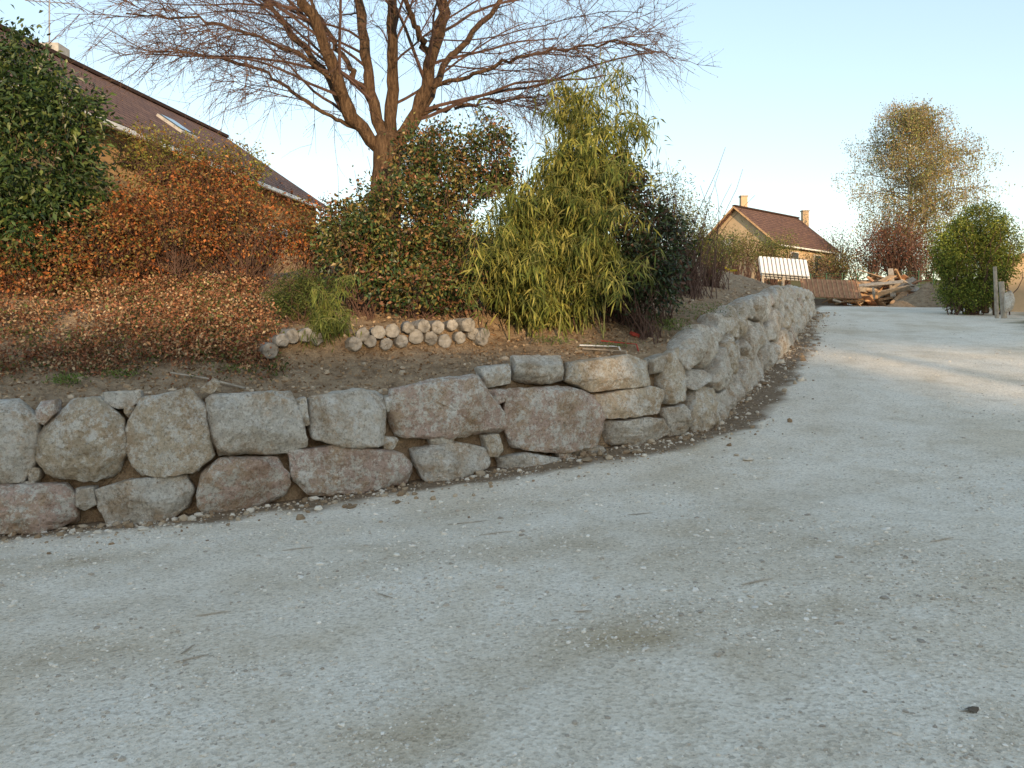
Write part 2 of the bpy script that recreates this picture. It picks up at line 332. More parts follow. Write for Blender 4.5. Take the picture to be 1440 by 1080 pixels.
def course_fill(sa,sb,rows,wmin,wmax,seed):
    r=np.random.default_rng(seed)
    for row in range(rows):
        s=sa+r.uniform(0,.2)
        while s<sb:
            w=r.uniform(wmin,wmax); a,b_=s,min(s+w,sb+.2); q=[]
            def fr(ss,k):
                if k==0: return -.06
                if k==rows: return 1+.05*math.sin(ss*5.1)+.04*math.sin(ss*11)
                return k/rows+.10*math.sin(ss*2.3+k*2)+.05*math.sin(ss*6+k)
            g=.012
            top=[(a+w*r.uniform(.02,.25),1),(a+w*r.uniform(.4,.6),1),(b_-w*r.uniform(.02,.25),1)]
            bot=[(b_-w*r.uniform(.02,.2),0),(a+w*.5,0),(a+w*r.uniform(.02,.2),0)]
            for ss,k in top+[(b_,.5)]+bot+[(a,.5)]:
                f0=fr(ss,row); f1=fr(ss,row+1); f=f0+(f1-f0)*k
                zb=np.interp(ss,S,ZB); zt=np.interp(ss,S,ZT)
                z=zb+(zt-zb)*f+(-g if k==1 else g if k==0 else 0)+r.uniform(-.04,.04)
                q.append(wall_pt(ss,z,.02+r.uniform(-.07,.07)))
            sc=(a+b_)/2; addrock(rock(q,(np.interp(sc,S,NX),np.interp(sc,S,NY)),int(seed*1000+row*97+s*50),front=.2,tone=r.choice(3,p=[.15,.8,.05]),K=44,amp=1.25,grow=1.0))
            s=b_+.025
sc0=np.interp(966,UP,S)
course_fill(sc0,S[-1],3,.42,.95,5)
course_fill(.3,np.interp(-80,UP,S)-.05,2,.8,1.2,8)
mk('boulders',np.concatenate(VV),np.concatenate(FF),M_rock,colors=np.concatenate(CC),smooth=True,parent=wall)
ss=S[::3]; rows=[]
for inn,kind in ((.2,0),(.2,.5),(.2,1),(.55,2)):
    zb=np.interp(ss,S,ZB); zt=np.interp(ss,S,ZT); z=zb-.4 if kind==0 else (zb+zt)/2 if kind==.5 else zt-.12
    rows.append(np.array([wall_pt(a,b_,inn) for a,b_ in zip(ss,z)])+ (fbm(ss*3,ss*0+kind*9,4,3)[:,None]-.5)*.08)
mk('earth_backing',np.concatenate(rows),gridfaces(4,len(ss)),M_soil,smooth=True,parent=wall)

# ------------------------------------------------------------------ foliage
def leaves(C,length,width,pal,droop=0.,jit=.25,cidx=None,outward=None,mat=None,name='leaves',parent=None):
    n=len(C); L=length*rng.uniform(.6,1.25,n); Wd=width*rng.uniform(.7,1.2,n)
    D=rng.normal(0,1,(n,3)); 
    if outward is not None: D+=outward*1.0
    D[:,2]-=droop*2; D/=np.linalg.norm(D,axis=1)[:,None]
    R=rng.normal(0,1,(n,3)); A=np.cross(D,R); A/=np.linalg.norm(A,axis=1)[:,None]; Nn=np.cross(D,A)
    tip=C+D*L[:,None]; tip[:,2]-=L*.15
    mid=C+D*(L*.45)[:,None]+Nn*(L*.06)[:,None]
    V=np.stack([C,mid+A*(Wd/2)[:,None],tip,mid-A*(Wd/2)[:,None]],1).reshape(-1,3)
    Fc=np.arange(n*4).reshape(-1,4)
    pal=np.array(pal)
    pi=rng.integers(0,len(pal),n)
    if cidx is not None:
        cp=rng.integers(0,len(pal),cidx.max()+1)[cidx]; pi=np.where(rng.random(n)<.6,cp,pi)
        cb=rng.uniform(.5,1.35,cidx.max()+1)[cidx][:,None]
    else: cb=1
    cc=pal[pi]*cb*rng.uniform(1-jit,1+jit,(n,1))
    return mk(name,V,Fc,mat or M_leaf,colors=np.repeat(cc,4,0),parent=parent)
def blob(u,v,d,ru,rv,rd=None):
    c=at(u,v,d); return (c,np.array([ru*d/F,(rd if rd else ru*d/F*.75),rv*d/F]))
def inblobs(blobs,n,lo=.45):
    vol=np.array([b[1].prod()**(.75) for b in blobs]); w=rng.choice(len(blobs),n,p=vol/vol.sum())
    c=np.array([b[0] for b in blobs])[w]; r=np.array([b[1] for b in blobs])[w]
    d=rng.normal(0,1,(n,3)); d/=np.linalg.norm(d,axis=1)[:,None]
    rad=rng.uniform(lo**2,1,n)**.5
    bump_=.68+.62*fbm(np.arctan2(d[:,1],d[:,0])*1.8+w*7,d[:,2]*2.8+w*3,61,3)
    return c+d*r*(rad*bump_)[:,None],d,w
def wig(p0,p1,n=5,w=.1,sag=0):
    t=np.linspace(0,1,n)[:,None]; P=p0*(1-t)+p1*t; L=np.linalg.norm(p1-p0)
    P[1:-1]+=rng.normal(0,w*L*.3,(n-2,3)); P[:,2]+=sag*L*np.sin(t[:,0]*np.pi); return P
def bush(name,blobs,ncl,per,length,width,pal,spread,droop=0.,lo=.4,mat=None,ntw=200,twr=.006,minz=True,twmat=None,base=None):
    e=empty(name); C,d,w=inblobs(blobs,ncl,lo)
    if minz:
        g=np.maximum(mz(C[:,0],C[:,1]),gz(C[:,0],C[:,1])); ok=C[:,2]>g+.03; C=C[ok]; d=d[ok]; w=w[ok]
    idx=np.repeat(np.arange(len(C)),per); P=C[idx]+rng.normal(0,1,(len(idx),3))*spread*rng.uniform(.5,1.3,len(C))[idx][:,None]
    leaves(P,length,width,pal,droop,cidx=idx,outward=d[idx],mat=mat,parent=e)
    ps=[]
    for i in rng.integers(0,len(C),ntw):
        bc,br_=blobs[w[i]]
        if base is None:
            p0=np.array([bc[0]+rng.normal(0,.15),bc[1]+rng.normal(0,.15),0]); p0[2]=max(float(mz(p0[0],p0[1])),float(gz(p0[0],p0[1])))-.05
            if p0[2]<bc[2]-br_[2]*3: p0[2]=bc[2]-br_[2]
        else: p0=np.array(base)+rng.normal(0,.08,3)
        e1=C[i]+d[i]*rng.uniform(.0,.22)
        ps.append((wig(p0,e1,6,.12,.04),np.linspace(twr*1.6,twr*.4,6)))
    V,Fc=tubes(ps,4); mk('branches',V,Fc,twmat or M_twig,parent=e)
    return e
ORG=[(.44,.15,.045),(.36,.12,.035),(.42,.20,.07),(.20,.17,.05),(.19,.07,.035),(.24,.17,.06),(.14,.06,.03)]
DG=[(.03,.055,.016),(.045,.08,.022),(.075,.115,.03),(.11,.135,.036)]
YG=[(.29,.28,.06),(.17,.19,.04),(.34,.31,.085)]
bush('laurel_tree',[blob(40,230,12,95,140),blob(10,110,12.2,70,70),blob(95,160,12,50,55),blob(30,330,11.7,95,70),blob(-80,220,12,110,170),blob(110,270,12.2,40,80)],1500,16,.13,.05,DG+[(.03,.06,.015)],.13,.15,.5,M_gloss,120)
bush('barberry_shrub',[blob(250,320,12.4,110,60),blob(130,350,12,105,65),blob(350,320,12.6,85,58),blob(50,385,11.5,95,50),blob(435,325,12.8,45,50),blob(300,265,13.2,65,42),blob(200,295,12.6,65,42),blob(-60,360,11.6,70,80)],2400,16,.058,.036,ORG,.10,0,.3,None,1300,.0045)
bush('forsythia_shrub',[blob(240,225,13.6,80,38),blob(330,240,14,55,38),blob(190,205,13.8,35,32)],460,12,.065,.03,YG+[(.3,.17,.05)],.10,0,.2,None,420,.005)
bush('holly_shrub',[blob(560,330,12.4,85,85),blob(625,250,12.8,60,80),blob(510,355,11.9,62,60),blob(640,370,12,60,60),blob(590,405,11.6,80,32),blob(690,220,13,38,60),blob(590,220,13.4,40,40),blob(480,330,12.6,45,50)],2100,17,.08,.042,DG+[(.22,.15,.05),(.21,.18,.05),(.24,.11,.05)],.10,.05,.4,M_gloss,500,.006)
bush('photinia_shrub',[blob(870,320,12.6,65,100),blob(905,385,12.1,52,58),blob(850,255,12.8,48,52),blob(930,350,12.8,38,65),blob(800,400,12.4,60,45),blob(735,400,12.6,60,40)],1700,16,.085,.042,[(.028,.045,.018),(.045,.07,.025),(.10,.05,.03),(.06,.08,.025)],.10,.05,.4,M_gloss,300,.006)
bush('willow_shrub',[blob(965,325,16,42,60),blob(1000,350,18,40,32),blob(940,280,15,25,45)],380,12,.085,.02,YG+[(.12,.16,.06)],.14,.2,.1,None,420,.005)
bush('low_juniper_shrub',[blob(430,410,11.4,48,30),blob(400,425,11.1,30,20)],380,15,.06,.014,[(.06,.09,.025),(.09,.12,.03),(.13,.14,.04)],.06,0,.2,None,60)
e=empty('cotoneaster_groundcover'); n=5600
ss=rng.uniform(1,np.interp(430,UP,S),n); dn=rng.uniform(1.0,4.4,n)+.4*np.sin(ss*1.7)
xx=np.interp(ss,S,PX)+np.interp(ss,S,NX)*dn; yy=np.interp(ss,S,PY)+np.interp(ss,S,NY)*dn
hh=.05+.42*fbm(xx*1.8,yy*1.8,71,3)*np.clip((dn-1.1)/1.,.2,1); kp=(rng.random(n)<np.clip((dn-.9)/.8,0,1))&(rng.random(n)<np.clip((fbm(xx*1.4,yy*1.4,77,3)-.25)*4.5,.15,1)); xx,yy,hh=xx[kp],yy[kp],hh[kp]
C=np.stack([xx,yy,mz(xx,yy)+hh*rng.uniform(.1,1,len(xx))],-1); idx=np.repeat(np.arange(len(C)),16)
leaves(C[idx]+rng.normal(0,.07,(len(idx),3)),.048,.032,[(.38,.16,.08),(.44,.25,.13),(.22,.11,.055),(.5,.36,.21),(.13,.15,.045),(.28,.12,.065)],0,cidx=idx,parent=e)
ps=[(wig(c-np.array([0,0,.2]),c+rng.normal(0,.08,3),4,.2),[.003,.0025,.002,.001]) for c in C[::9]]
V,Fc=tubes(ps,3); mk('stems',V,Fc,M_twig,parent=e)
n=9000; ss=rng.uniform(1,np.interp(1040,UP,S),n); dn=.45+rng.exponential(1.0,n)
xx=np.interp(ss,S,PX)+np.interp(ss,S,NX)*dn; yy=np.interp(ss,S,PY)+np.interp(ss,S,NY)*dn
kp=rng.random(n)<np.clip((dn-.4)/1.3,.08,1); xx,yy=xx[kp],yy[kp]
leaves(np.stack([xx,yy,mz(xx,yy)+.012],-1),.06,.035,[(.32,.19,.1),(.42,.28,.16),(.2,.12,.06),(.5,.37,.24)],0,name='leaf_litter')
def weed(u,v,d,n,h,w):
    p=at(u,v,d); p[2]=max(float(mz(p[0],p[1])),float(gz(p[0],p[1]))); return p+np.stack([rng.normal(0,w,n),rng.normal(0,w,n),rng.uniform(0,h,n)],-1)
C=np.concatenate([weed(95,505,8.9,260,.1,.09),weed(170,495,9.2,120,.08,.1),weed(940,470,12.3,350,.2,.16),weed(330,490,9.6,100,.06,.09),weed(860,470,11.6,120,.06,.2),weed(985,440,13.6,300,.25,.25),weed(780,460,11.5,150,.1,.15)])
leaves(C,.06,.015,[(.16,.23,.05),(.10,.16,.04),(.25,.27,.08)],-.6,name='weeds')

def bamboo(name,base,tips,nl,L,Wd,pal,spread,cr=.012):
    e=empty(name); ps=[]; C=[];ids=[];k=0
    for tp in tips:
        tp=np.array(tp); b0=np.array(base)+np.array([rng.normal(0,.3),rng.normal(0,.15),0]); b0[2]=float(mz(b0[0],b0[1]))-.05
        h=tp-b0; ctrl=b0+np.array([h[0]*.3,h[1]*.3,max(h[2],.4)*1.05+.2*np.hypot(h[0],h[1])])
        t=np.linspace(0,1,14)[:,None]; P=(1-t)**2*b0+2*t*(1-t)*ctrl+t*t*tp
        ps.append((P,np.linspace(cr,.003,14)))
        for j in range(3,14):
            for q in range(3):
                e1=P[j]+rng.normal(0,spread,3)+np.array([0,0,-.06]); ps.append((wig(P[j],e1,4,.15,.1),[.003,.0025,.002,.001]))
                C.append(e1+(P[j]-e1)*rng.uniform(0,.75,(nl,1))+rng.normal(0,.04,(nl,3))); ids+=[k]*nl; k+=1
    leaves(np.concatenate(C),L,Wd,pal,.75,cidx=np.array(ids),parent=e)
    V,Fc=tubes(ps,5); mk('culms',V,Fc,simple('bamboo_culm',(.22,.22,.07),.3,5,.5,0),parent=e)
tips=[]
for i in range(66):
    u=np.clip(rng.normal(765,66),662,905); hi_=np.interp(u,[660,720,780,850,915],[300,240,200,180,180]); tips.append(at(u,rng.uniform(hi_,430),11.8+rng.uniform(-.9,.6)))
for i in range(16): tips.append(at(rng.uniform(820,925),rng.uniform(120,260),12+rng.uniform(-.5,.8)))
for i in range(7): tips.append(at(rng.uniform(740,890),rng.uniform(105,170),12.3))
bamboo('bamboo_clump',at(775,440,12.2),tips,8,.20,.026,YG+[(.10,.13,.03),(.13,.15,.035)],.20)
bamboo('bamboo_sprout',at(470,462,10.6),[at(rng.uniform(425,515),rng.uniform(385,480),10.5+rng.uniform(-.3,.3)) for _ in range(9)],4,.15,.018,[(.14,.17,.04),(.2,.22,.05),(.1,.13,.03)],.08,.006)

# ------------------------------------------------------------------ bare linden tree
tree=empty('bare_linden_tree'); big=[];mid=[];tw=[];buds=[]
def lim(pts,r0,r1,n=26):
    P=np.array([at(*p) for p in pts]); L=np.concatenate([[0],np.cumsum(np.linalg.norm(np.diff(P,axis=0),axis=1))]); t=np.linspace(0,L[-1],n)
    Q=np.stack([np.interp(t,L,P[:,i]) for i in range(3)],-1)
    for _ in range(3): Q[1:-1]=(Q[:-2]+2*Q[1:-1]+Q[2:])/4
    Q[2:]+=rng.normal(0,.034,(n-2,3)); R=np.linspace(r0,r1,n)*1.08; big.append((Q,R)); return Q,R
trk=[(545,420,15),(543,330,15),(542,260,15),(547,205,15),(549,188,15)]
P=np.array([at(*p) for p in trk]); t=np.linspace(0,1,24); ti=np.linspace(0,1,5)
big.append((np.stack([np.interp(t,ti,P[:,i]) for i in range(3)],-1),np.interp(t,[0,.3,.6,.85,1],[.40,.30,.27,.31,.21])))
limbs=[lim([(545,215,15),(508,190,14.8),(482,130,14.6),(458,70,14.3),(425,0,14),(380,-100,13.6),(350,-200,13.4)],.13,.04),
 lim([(545,205,15),(528,160,15.2),(515,80,15.5),(505,0,15.8),(490,-120,16),(480,-260,16.3)],.115,.04),
 lim([(549,200,15),(553,120,15.1),(552,60,14.8),(550,0,14.6),(560,-130,14.4),(570,-280,14.2)],.115,.04),
 lim([(549,208,15),(583,180,14.9),(600,120,14.8),(612,50,14.6),(625,0,14.5),(660,-120,14.3),(690,-220,14)],.14,.045),
 lim([(590,165,14.9),(615,110,15.4),(650,60,15.8),(710,0,16.1),(770,-80,16.4),(820,-180,16.6)],.07,.025),
 lim([(490,165,14.7),(455,100,15),(400,30,15.3),(340,-40,15.6),(280,-140,15.8)],.065,.025),
 lim([(520,140,15.2),(470,60,16.2),(430,-10,16.8),(400,-120,17.2)],.055,.02),
 lim([(605,80,14.7),(575,20,13.8),(560,-60,13.2),(550,-150,13)],.055,.025),
 lim([(500,180,14.8),(440,150,14.6),(380,105,14.3),(310,80,14),(240,70,13.8)],.04,.012),
 lim([(484,130,14.6),(430,80,14.2),(350,45,14),(270,25,13.8),(180,20,13.6)],.04,.012),
 lim([(598,125,14.8),(650,110,14.6),(730,80,14.3),(820,65,14.2),(910,60,14)],.04,.012),
 lim([(592,160,14.9),(650,150,15.2),(720,140,15.5),(800,125,15.8)],.035,.01)]
AX=at(550,200,15)
def grow(p,d,L,n,r,grav,wob):
    P=[p]; st=L/(n-1); d=d/np.linalg.norm(d)
    for i in range(n-1):
        d=d+rng.normal(0,wob,3)+np.array([0,0,grav]); d/=np.linalg.norm(d); p=p+d*st; P.append(p)
    return np.array(P),np.linspace(r,r*.35,n)
for li,(Q,R) in enumerate(limbs):
    low=li>=8; nb=16 if li<4 else 10
    for f in np.linspace(.14 if not low else .25,.97,nb):
        i=int(f*(len(Q)-2)); p=Q[i]; td=Q[i+1]-Q[i]; td/=np.linalg.norm(td)
        ra=p-AX; ra[2]=0; ra/=np.linalg.norm(ra)+.2
        a=rng.uniform(0,6.28); h=np.array([math.cos(a),math.sin(a)*.8,0])
        d=td*.45+h*.8+ra*.75+np.array([0,0,.10]); L=rng.uniform(2.4,5.0)*(1-.25*f)*(.5 if low else 1)
        B,Rb=grow(p,d,L,12,max(.011,R[i]*.27),-.016,.09); mid.append((B,Rb))
        for g in np.linspace(.15,.98,11):
            j=int(g*10); bd=B[j+1]-B[j]; bd/=np.linalg.norm(bd)
            d2=bd*.8+rng.normal(0,.55,3)+np.array([0,0,-.05]); B2,R2=grow(B[j],d2,rng.uniform(.7,1.9)*(1-.35*g)*(.8 if low else 1),7,.0065,-.02,.12); mid.append((B2,R2))
            for q in range(6):
                jj=rng.integers(1,6); bd2=B2[jj+1]-B2[jj]; bd2/=np.linalg.norm(bd2)+1e-6
                B3,R3=grow(B2[jj],bd2+rng.normal(0,.5,3),rng.uniform(.25,.75),4,.004,.0,.12); tw.append((B3,R3)); buds.append(B3[-1]); buds.append(B3[2])
V,Fc=tubes(big,14)
nn=np.array([noise.noise(Vector(v*4)) for v in V]); V=V+nn[:,None]*.03
mk('trunk_and_limbs',V,Fc,M_bark,smooth=True,parent=tree)
V,Fc=tubes(mid,4); mk('branches',V,Fc,M_twig,parent=tree); V,Fc=tubes(tw,3); mk('twigs',V,Fc,M_twig,parent=tree)
leaves(np.array(buds),.03,.014,[(.25,.1,.06),(.3,.16,.07),(.2,.17,.06)],0,name='buds',parent=tree)
V,Fc=tubes([grow(at(u,420,13.5+rng.uniform(-1,1)),np.array([rng.normal(0,.3),0,1]),rng.uniform(1.3,2.6),8,.008,.0,.09) for u in list(rng.uniform(440,700,26))+list(rng.uniform(900,1010,26))],4)
mk('bare_suckers_shrub',V,Fc,M_twig)

# ------------------------------------------------------------------ far vegetation
def birch():
    e=empty('birch_tree'); d=60; b0=at(1277,395,d); tp=at(1283,150,d); ps=[(np.array([b0*(1-t)+tp*t+np.array([.15*math.sin(t*7),0,0]) for t in np.linspace(0,1,16)]),np.linspace(.24,.03,16))]
    C=[];ids=[];br=[];k=0
    for f in np.linspace(.2,.98,130):
        p=b0*(1-f)+tp*f; a=rng.uniform(0,6.28); w=np.interp(f,[.2,.4,.75,1],[4.6,5.4,4.6,1.0])*rng.uniform(.5,1.1)
        q=p+np.array([math.cos(a)*w,math.sin(a)*w,w*.4*rng.uniform(.2,1)]); P=wig(p,q,7,.07,.06); br.append((P,np.linspace(.045,.01,7)))
        for j in range(2,7):
            for _ in range(4):
                s_=P[j]+rng.normal(0,.4,3); l=rng.uniform(.4,1.5); e1=s_+np.array([rng.normal(0,.15),rng.normal(0,.15),-l]); br.append((wig(s_,e1,3,.05),[.010,.008,.005]))
                m=16; C.append(s_+(e1-s_)*rng.uniform(0,1,(m,1))+rng.normal(0,.22,(m,3))); ids+=[k]*m; k+=1
    V,Fc=tubes(ps,8); mk('trunk',V,Fc,M_birch,parent=e,smooth=True); V,Fc=tubes(br,4); mk('branches',V,Fc,M_twig2,parent=e)
    leaves(np.concatenate(C),.14,.09,[(.34,.30,.12),(.38,.31,.13),(.28,.32,.10),(.38,.25,.11)],.2,cidx=np.array(ids),parent=e)
birch()
bush('red_plum_shrub',[blob(1260,340,57,40,38),blob(1230,355,57,25,25),blob(1290,350,56,25,25)],420,11,.16,.09,[(.2,.08,.06),(.26,.12,.08),(.16,.1,.06)],.35,0,.2,None,200,.02)
bush('field_hedge',[blob(1150+i*26,368+rng.uniform(-6,6),58,24,20+rng.uniform(-4,8)) for i in range(9)],900,12,.16,.08,[(.18,.18,.07),(.24,.18,.08),(.13,.15,.05),(.26,.15,.08)],.35,0,.2,None,260,.02)
bush('shrub_row',[blob(985+i*17,350+rng.uniform(-6,6),54,20,22) for i in range(8)],760,12,.14,.07,[(.2,.21,.07),(.14,.17,.05),(.25,.19,.08)],.3,0,.2,None,300,.016)
bush('hazel_shrub',[blob(1180,350,64,35,30),blob(1330,350,64,40,35),blob(1400,345,66,50,35)],420,10,.18,.08,[(.26,.21,.1),(.2,.2,.07)],.4,0,.2,None,260,.02)
bush('thuja_tree',[blob(1368,370,32,52,62),blob(1380,318,32,40,34),blob(1342,350,32,34,42),blob(1408,350,32,32,44),blob(1365,415,32,45,25)],2100,18,.11,.045,[(.22,.26,.045),(.15,.19,.035),(.31,.31,.06),(.07,.11,.025)],.12,-.1,.35,None,80,.02)
V,Fc=tubes([(np.array([at(1385,440,31.6),at(1388,400,31.7),at(1375,350,32)]),[.14,.11,.07]),(np.array([at(1400,442,31.2),at(1397,400,31.6),at(1405,350,32)]),[.11,.09,.05])],8); mk('stems',V,Fc,M_bark).parent=bpy.data.objects['thuja_tree']

# ------------------------------------------------------------------ houses
def slab(name,a,b_,c,d,th,mat,parent,up=(0,0,1)):
    a,b_,c,d=[np.array(p,float) for p in (a,b_,c,d)]; n=np.cross(b_-a,d-a); n/=np.linalg.norm(n)
    if n@np.array(up)<0: n=-n
    V=np.array([a,b_,c,d,a-n*th,b_-n*th,c-n*th,d-n*th]); W_=np.linalg.norm(b_-a); H=np.linalg.norm(d-a)
    uv=[(0,0),(W_,0),(W_,H),(0,H)]*2
    return mk(name,V,[(0,1,2,3),(7,6,5,4),(0,4,5,1),(1,5,6,2),(2,6,7,3),(3,7,4,0)],mat,parent=parent,uv=uv)
def house(name,c,r,g,L,half,zr,ze,zbase,wallmat,over=.45,wins=()):
    e=empty(name); c=np.array(c,float); r=np.array(r)/np.linalg.norm(r); g=np.array(g)/np.linalg.norm(g)
    def p(a,b_,z): q=c+r*a+g*b_; return (q[0],q[1],z)
    sl=(zr-ze)/half
    for sgn,nm in ((1,'roof_front'),(-1,'roof_back')):
        ho=half+over; slab(nm,p(-over,sgn*ho,zr-sl*ho),p(L+over,sgn*ho,zr-sl*ho),p(L+over,sgn*.0,zr),p(-over,sgn*.0,zr),.16,M_roof,e)
    zw=-.18
    V=[p(0,half,zbase),p(0,half,ze+zw),p(0,0,zr+zw),p(0,-half,ze+zw),p(0,-half,zbase)]; V+=[(p(L,*x)) for x in ((half,zbase),(half,ze+zw),(0,zr+zw),(-half,ze+zw),(-half,zbase))]
    me=bpy.data.meshes.new('walls'); me.from_pydata(V,[],[(0,1,2,3,4),(9,8,7,6,5),(0,5,6,1),(3,8,9,4)]); me.materials.append(wallmat); o=bpy.data.objects.new('walls',me); col.objects.link(o); o.parent=e
    ho=half+over; ang=math.atan2(r[1],r[0])
    q=p(L/2,ho+.06,zr-sl*ho-.12); box('gutter',q,(L+2*over,.12,.12),M_white,e,(0,0,ang))
    q=p(L/2,0,zr+.03); box('ridge_cap',q,(L+2*over,.26,.12),M_roof,e,(0,0,ang))
    for s_ in (1,-1):
        V,Fc=tubes([(np.array([p(-over-.02,s_*ho,zr-sl*ho-.08),p(-over-.02,0,zr-.08)]),[.09,.09])],4); mk('verge_board',V,Fc,M_wood,parent=e)
    for (a,z,w,h) in wins:
        box('window_frame',p(a,half+.0,z),(w+.14,.12,h+.14),M_white,e,(0,0,ang)); box('window',p(a,half+.05,z),(w,.06,h),M_glass,e,(0,0,ang))
    return e,p,sl
lh,p,sl=house('tiled_roof_house',(-13.9,15.6),(.16,1),(1,-.16),15.3,4.0,9.45,6.75,1.5,M_ochre,.5,((8,4.6,1.2,1.2),(12,4.6,1.2,1.2)))
def roofbox(nm,a,b_,w,h,th,mat,off):
    zz=9.45-sl*b_; o=box(nm,p(a,b_,zz+off),(w,h,th),mat,lh)
    o.rotation_euler=(Matrix.Rotation(math.atan2(1,.16),3,'Z')@Matrix.Rotation(math.atan(sl),3,'X')).to_euler(); return o
roofbox('skylight_frame',8.8,2.3,.85,1.0,.10,M_conc,.04); roofbox('skylight_glass',8.8,2.3,.7,.84,.05,M_glass,.11)
box('chimney',p(7.2,-.6,9.5),(.6,.6,1.0),M_conc,lh)
q=np.array(p(6.9,-.5,9.9)); V,Fc=tubes([(np.array([q,q+[0,0,1.5]]),.025),(np.array([q+[-.7,0,1.3],q+[.7,0,1.2]]),.015)]+[(np.array([q+[-.6+i*.2,-.3,1.28-.014*i],q+[-.6+i*.2,.3,1.28-.014*i]]),.012) for i in range(7)],4); mk('tv_antenna',V,Fc,M_metal,parent=lh)
rh,p2,sl2=house('gabled_house',(17.2,60),(.75,.66),(.66,-.75),9,3.4,11.4,8.5,4.5,M_cream,.35,((2.5,7.2,1,1.1),(6,7.2,1,1.1)))
box('chimney',p2(1.8,-.5,11.6),(.5,.5,1.6),M_cream,rh); box('chimney_cap',p2(1.8,-.5,12.45),(.62,.62,.1),M_conc,rh)
box('chimney',p2(9.9,.3,11.0),(.5,.5,2.0),M_cream,rh); box('chimney_cap',p2(9.9,.3,12.05),(.62,.62,.1),M_conc,rh)
box('window_frame',p2(-.02,-.8,8.4),(.16,.9,1.1),M_white,rh,(0,0,math.atan2(.66,.75)))
eh,p3,_=house('slate_roof_house',(23.6,33),(.5,1),(1,-.5),9,2.6,6.0,4.6,1.5,M_cream,.3)
for o in eh.children:
    if o.name.startswith('roof') : o.data.materials[0]=M_dgrey

# ------------------------------------------------------------------ site clutter
pile=empty('wooden_debris_pile'); c0=at(1243,425,42)
for i in range(130):
    L=rng.uniform(.7,2.4); x=c0[0]+rng.normal(0,1.25); y=c0[1]+rng.normal(0,.6); hh_=max(.1,1.7-abs(x-c0[0])*.5); z=float(gz(x,y))+.08+rng.uniform(0,1)*hh_
    box('plank',(x,y,z),(L,rng.uniform(.1,.45),rng.uniform(.03,.10)),random.choice([M_wood,M_wood,M_wood2,M_wood2,M_redwood]),pile,(rng.normal(0,.6),rng.normal(-.1,.36),rng.uniform(-1.2,1.2)),.006)
for i in range(4):
    x=c0[0]-1.2+i*.8; box('board_panel',(x,c0[1]-.3,float(gz(x,c0[1]))+.6+.25*rng.random()),(1.3,.06,.8),random.choice([M_wood,M_wood2]),pile,(rng.uniform(-1.1,-.4),rng.normal(0,.3),rng.normal(0,.4)),.006)
box('blue_barrel_piece',(c0[0]+.9,c0[1]-1.4,float(gz(c0[0],c0[1]))+.28),(.9,.4,.35),M_blue,pile,(0,.2,.3),.08)
pan=empty('brown_roof_panel'); cc=at(1168,406,41); pan.matrix_world=Matrix.Translation(Vector(cc))@Matrix.Rotation(-.05,4,'Z')@Matrix.Rotation(.04,4,'Y')@Matrix.Rotation(-.6,4,'X')
box('sheet',(0,0,0),(3.0,.05,1.2),M_redwood,pan)
for i in range(12): box('rib',(-1.4+i*.255,-.045,0),(.05,.05,1.18),M_wood,pan,(0,0,0),.004)
wp=empty('white_panel_stack'); cc=at(1102,376,46)
wp.matrix_world=Matrix.Translation(Vector(cc))@Matrix.Rotation(.08,4,'Y')@Matrix.Rotation(-.6,4,'X')
for k_ in range(3): box('panel',(k_*.12,k_*.26,k_*.05),(2.9,.06,1.2),M_conc,wp)
for k_ in (0,1,2):
    for i in range(12): box('slat',(-1.32+i*.24+k_*.12,-.075+k_*.26,k_*.05),(.17,.08,1.26),M_white,wp,(0,0,0),.01)
for x in (-1.2,0,1.2): box('prop',(x,.5,-.9),(.14,.14,1.6),M_wood2,wp,(.5,0,0))
a=np.linspace(0,2*np.pi,40,endpoint=False); rr=np.linspace(0,1,14); hc=at(1303,430,40); V=[]
for r_ in rr:
    for aa in a:
        x=hc[0]+math.cos(aa)*2.1*r_; y=hc[1]+math.sin(aa)*1.5*r_; V.append((x,y,float(gz(x,y))-.05+1.1*(1-r_)**.9*(.8+.4*vn(x*1.5,y*1.5,3))+.1*vn(x*5,y*5,5)*(1-r_)))
i=np.arange(13)[:,None]*40; j=np.arange(40)[None]; mk('soil_heap',V,np.stack([i+j,i+(j+1)%40,i+40+(j+1)%40,i+40+j],-1).reshape(-1,4),M_soil,smooth=True)
fe=empty('green_wire_fence'); ps=[];pp=[]
for k_ in range(9):
    x=at(1140+k_*24,0,50)[0]; y=50+.2*k_; z=float(gz(x,y)); pp.append((x,y,z)); ps.append((np.array([(x,y,z-.1),(x,y,z+1.3)]),.035))
for h in (.1,.3,.5,.7,.9,1.1,1.25): ps.append((np.array(pp)+np.array([0,0,h]),.008))
V,Fc=tubes(ps,5); mk('posts_and_wires',V,Fc,M_greenp,parent=fe)
def post(nm,u,v0,v1,d,r,mat,lean=0):
    a=at(u,v0,d); b_=at(u+lean,v1,d); V,Fc=tubes([(np.array([a-[0,0,.2],(a+b_)/2,b_,b_+[0,0,.005]]),[r,r*.95,r*.9,.001])],9); return mk(nm,V,Fc,mat)
post('wooden_post',1402,440,375,29,.07,M_wood2,-3); post('wooden_post',1412,440,396,28.5,.10,M_wood2,-4)
q=[at(u,v,28) for u,v in ((1414,412),(1423,408),(1428,422),(1425,438),(1414,438))]; V,Fc,c=rock(q,(0,1),777,.12,.15); mk('standing_rock',V,Fc,M_rock,colors=c,smooth=True)
lg=empty('log_edging'); ends=[(380,478),(396,470),(412,468),(430,470),(446,476),(498,484),(520,480),(543,484),(510,466),(564,480),(585,474),(552,463),(606,476),(626,480),(646,475),(666,470),(636,457),(657,454),(616,460),(595,457),(680,458),(532,466),(574,459),(676,476)]
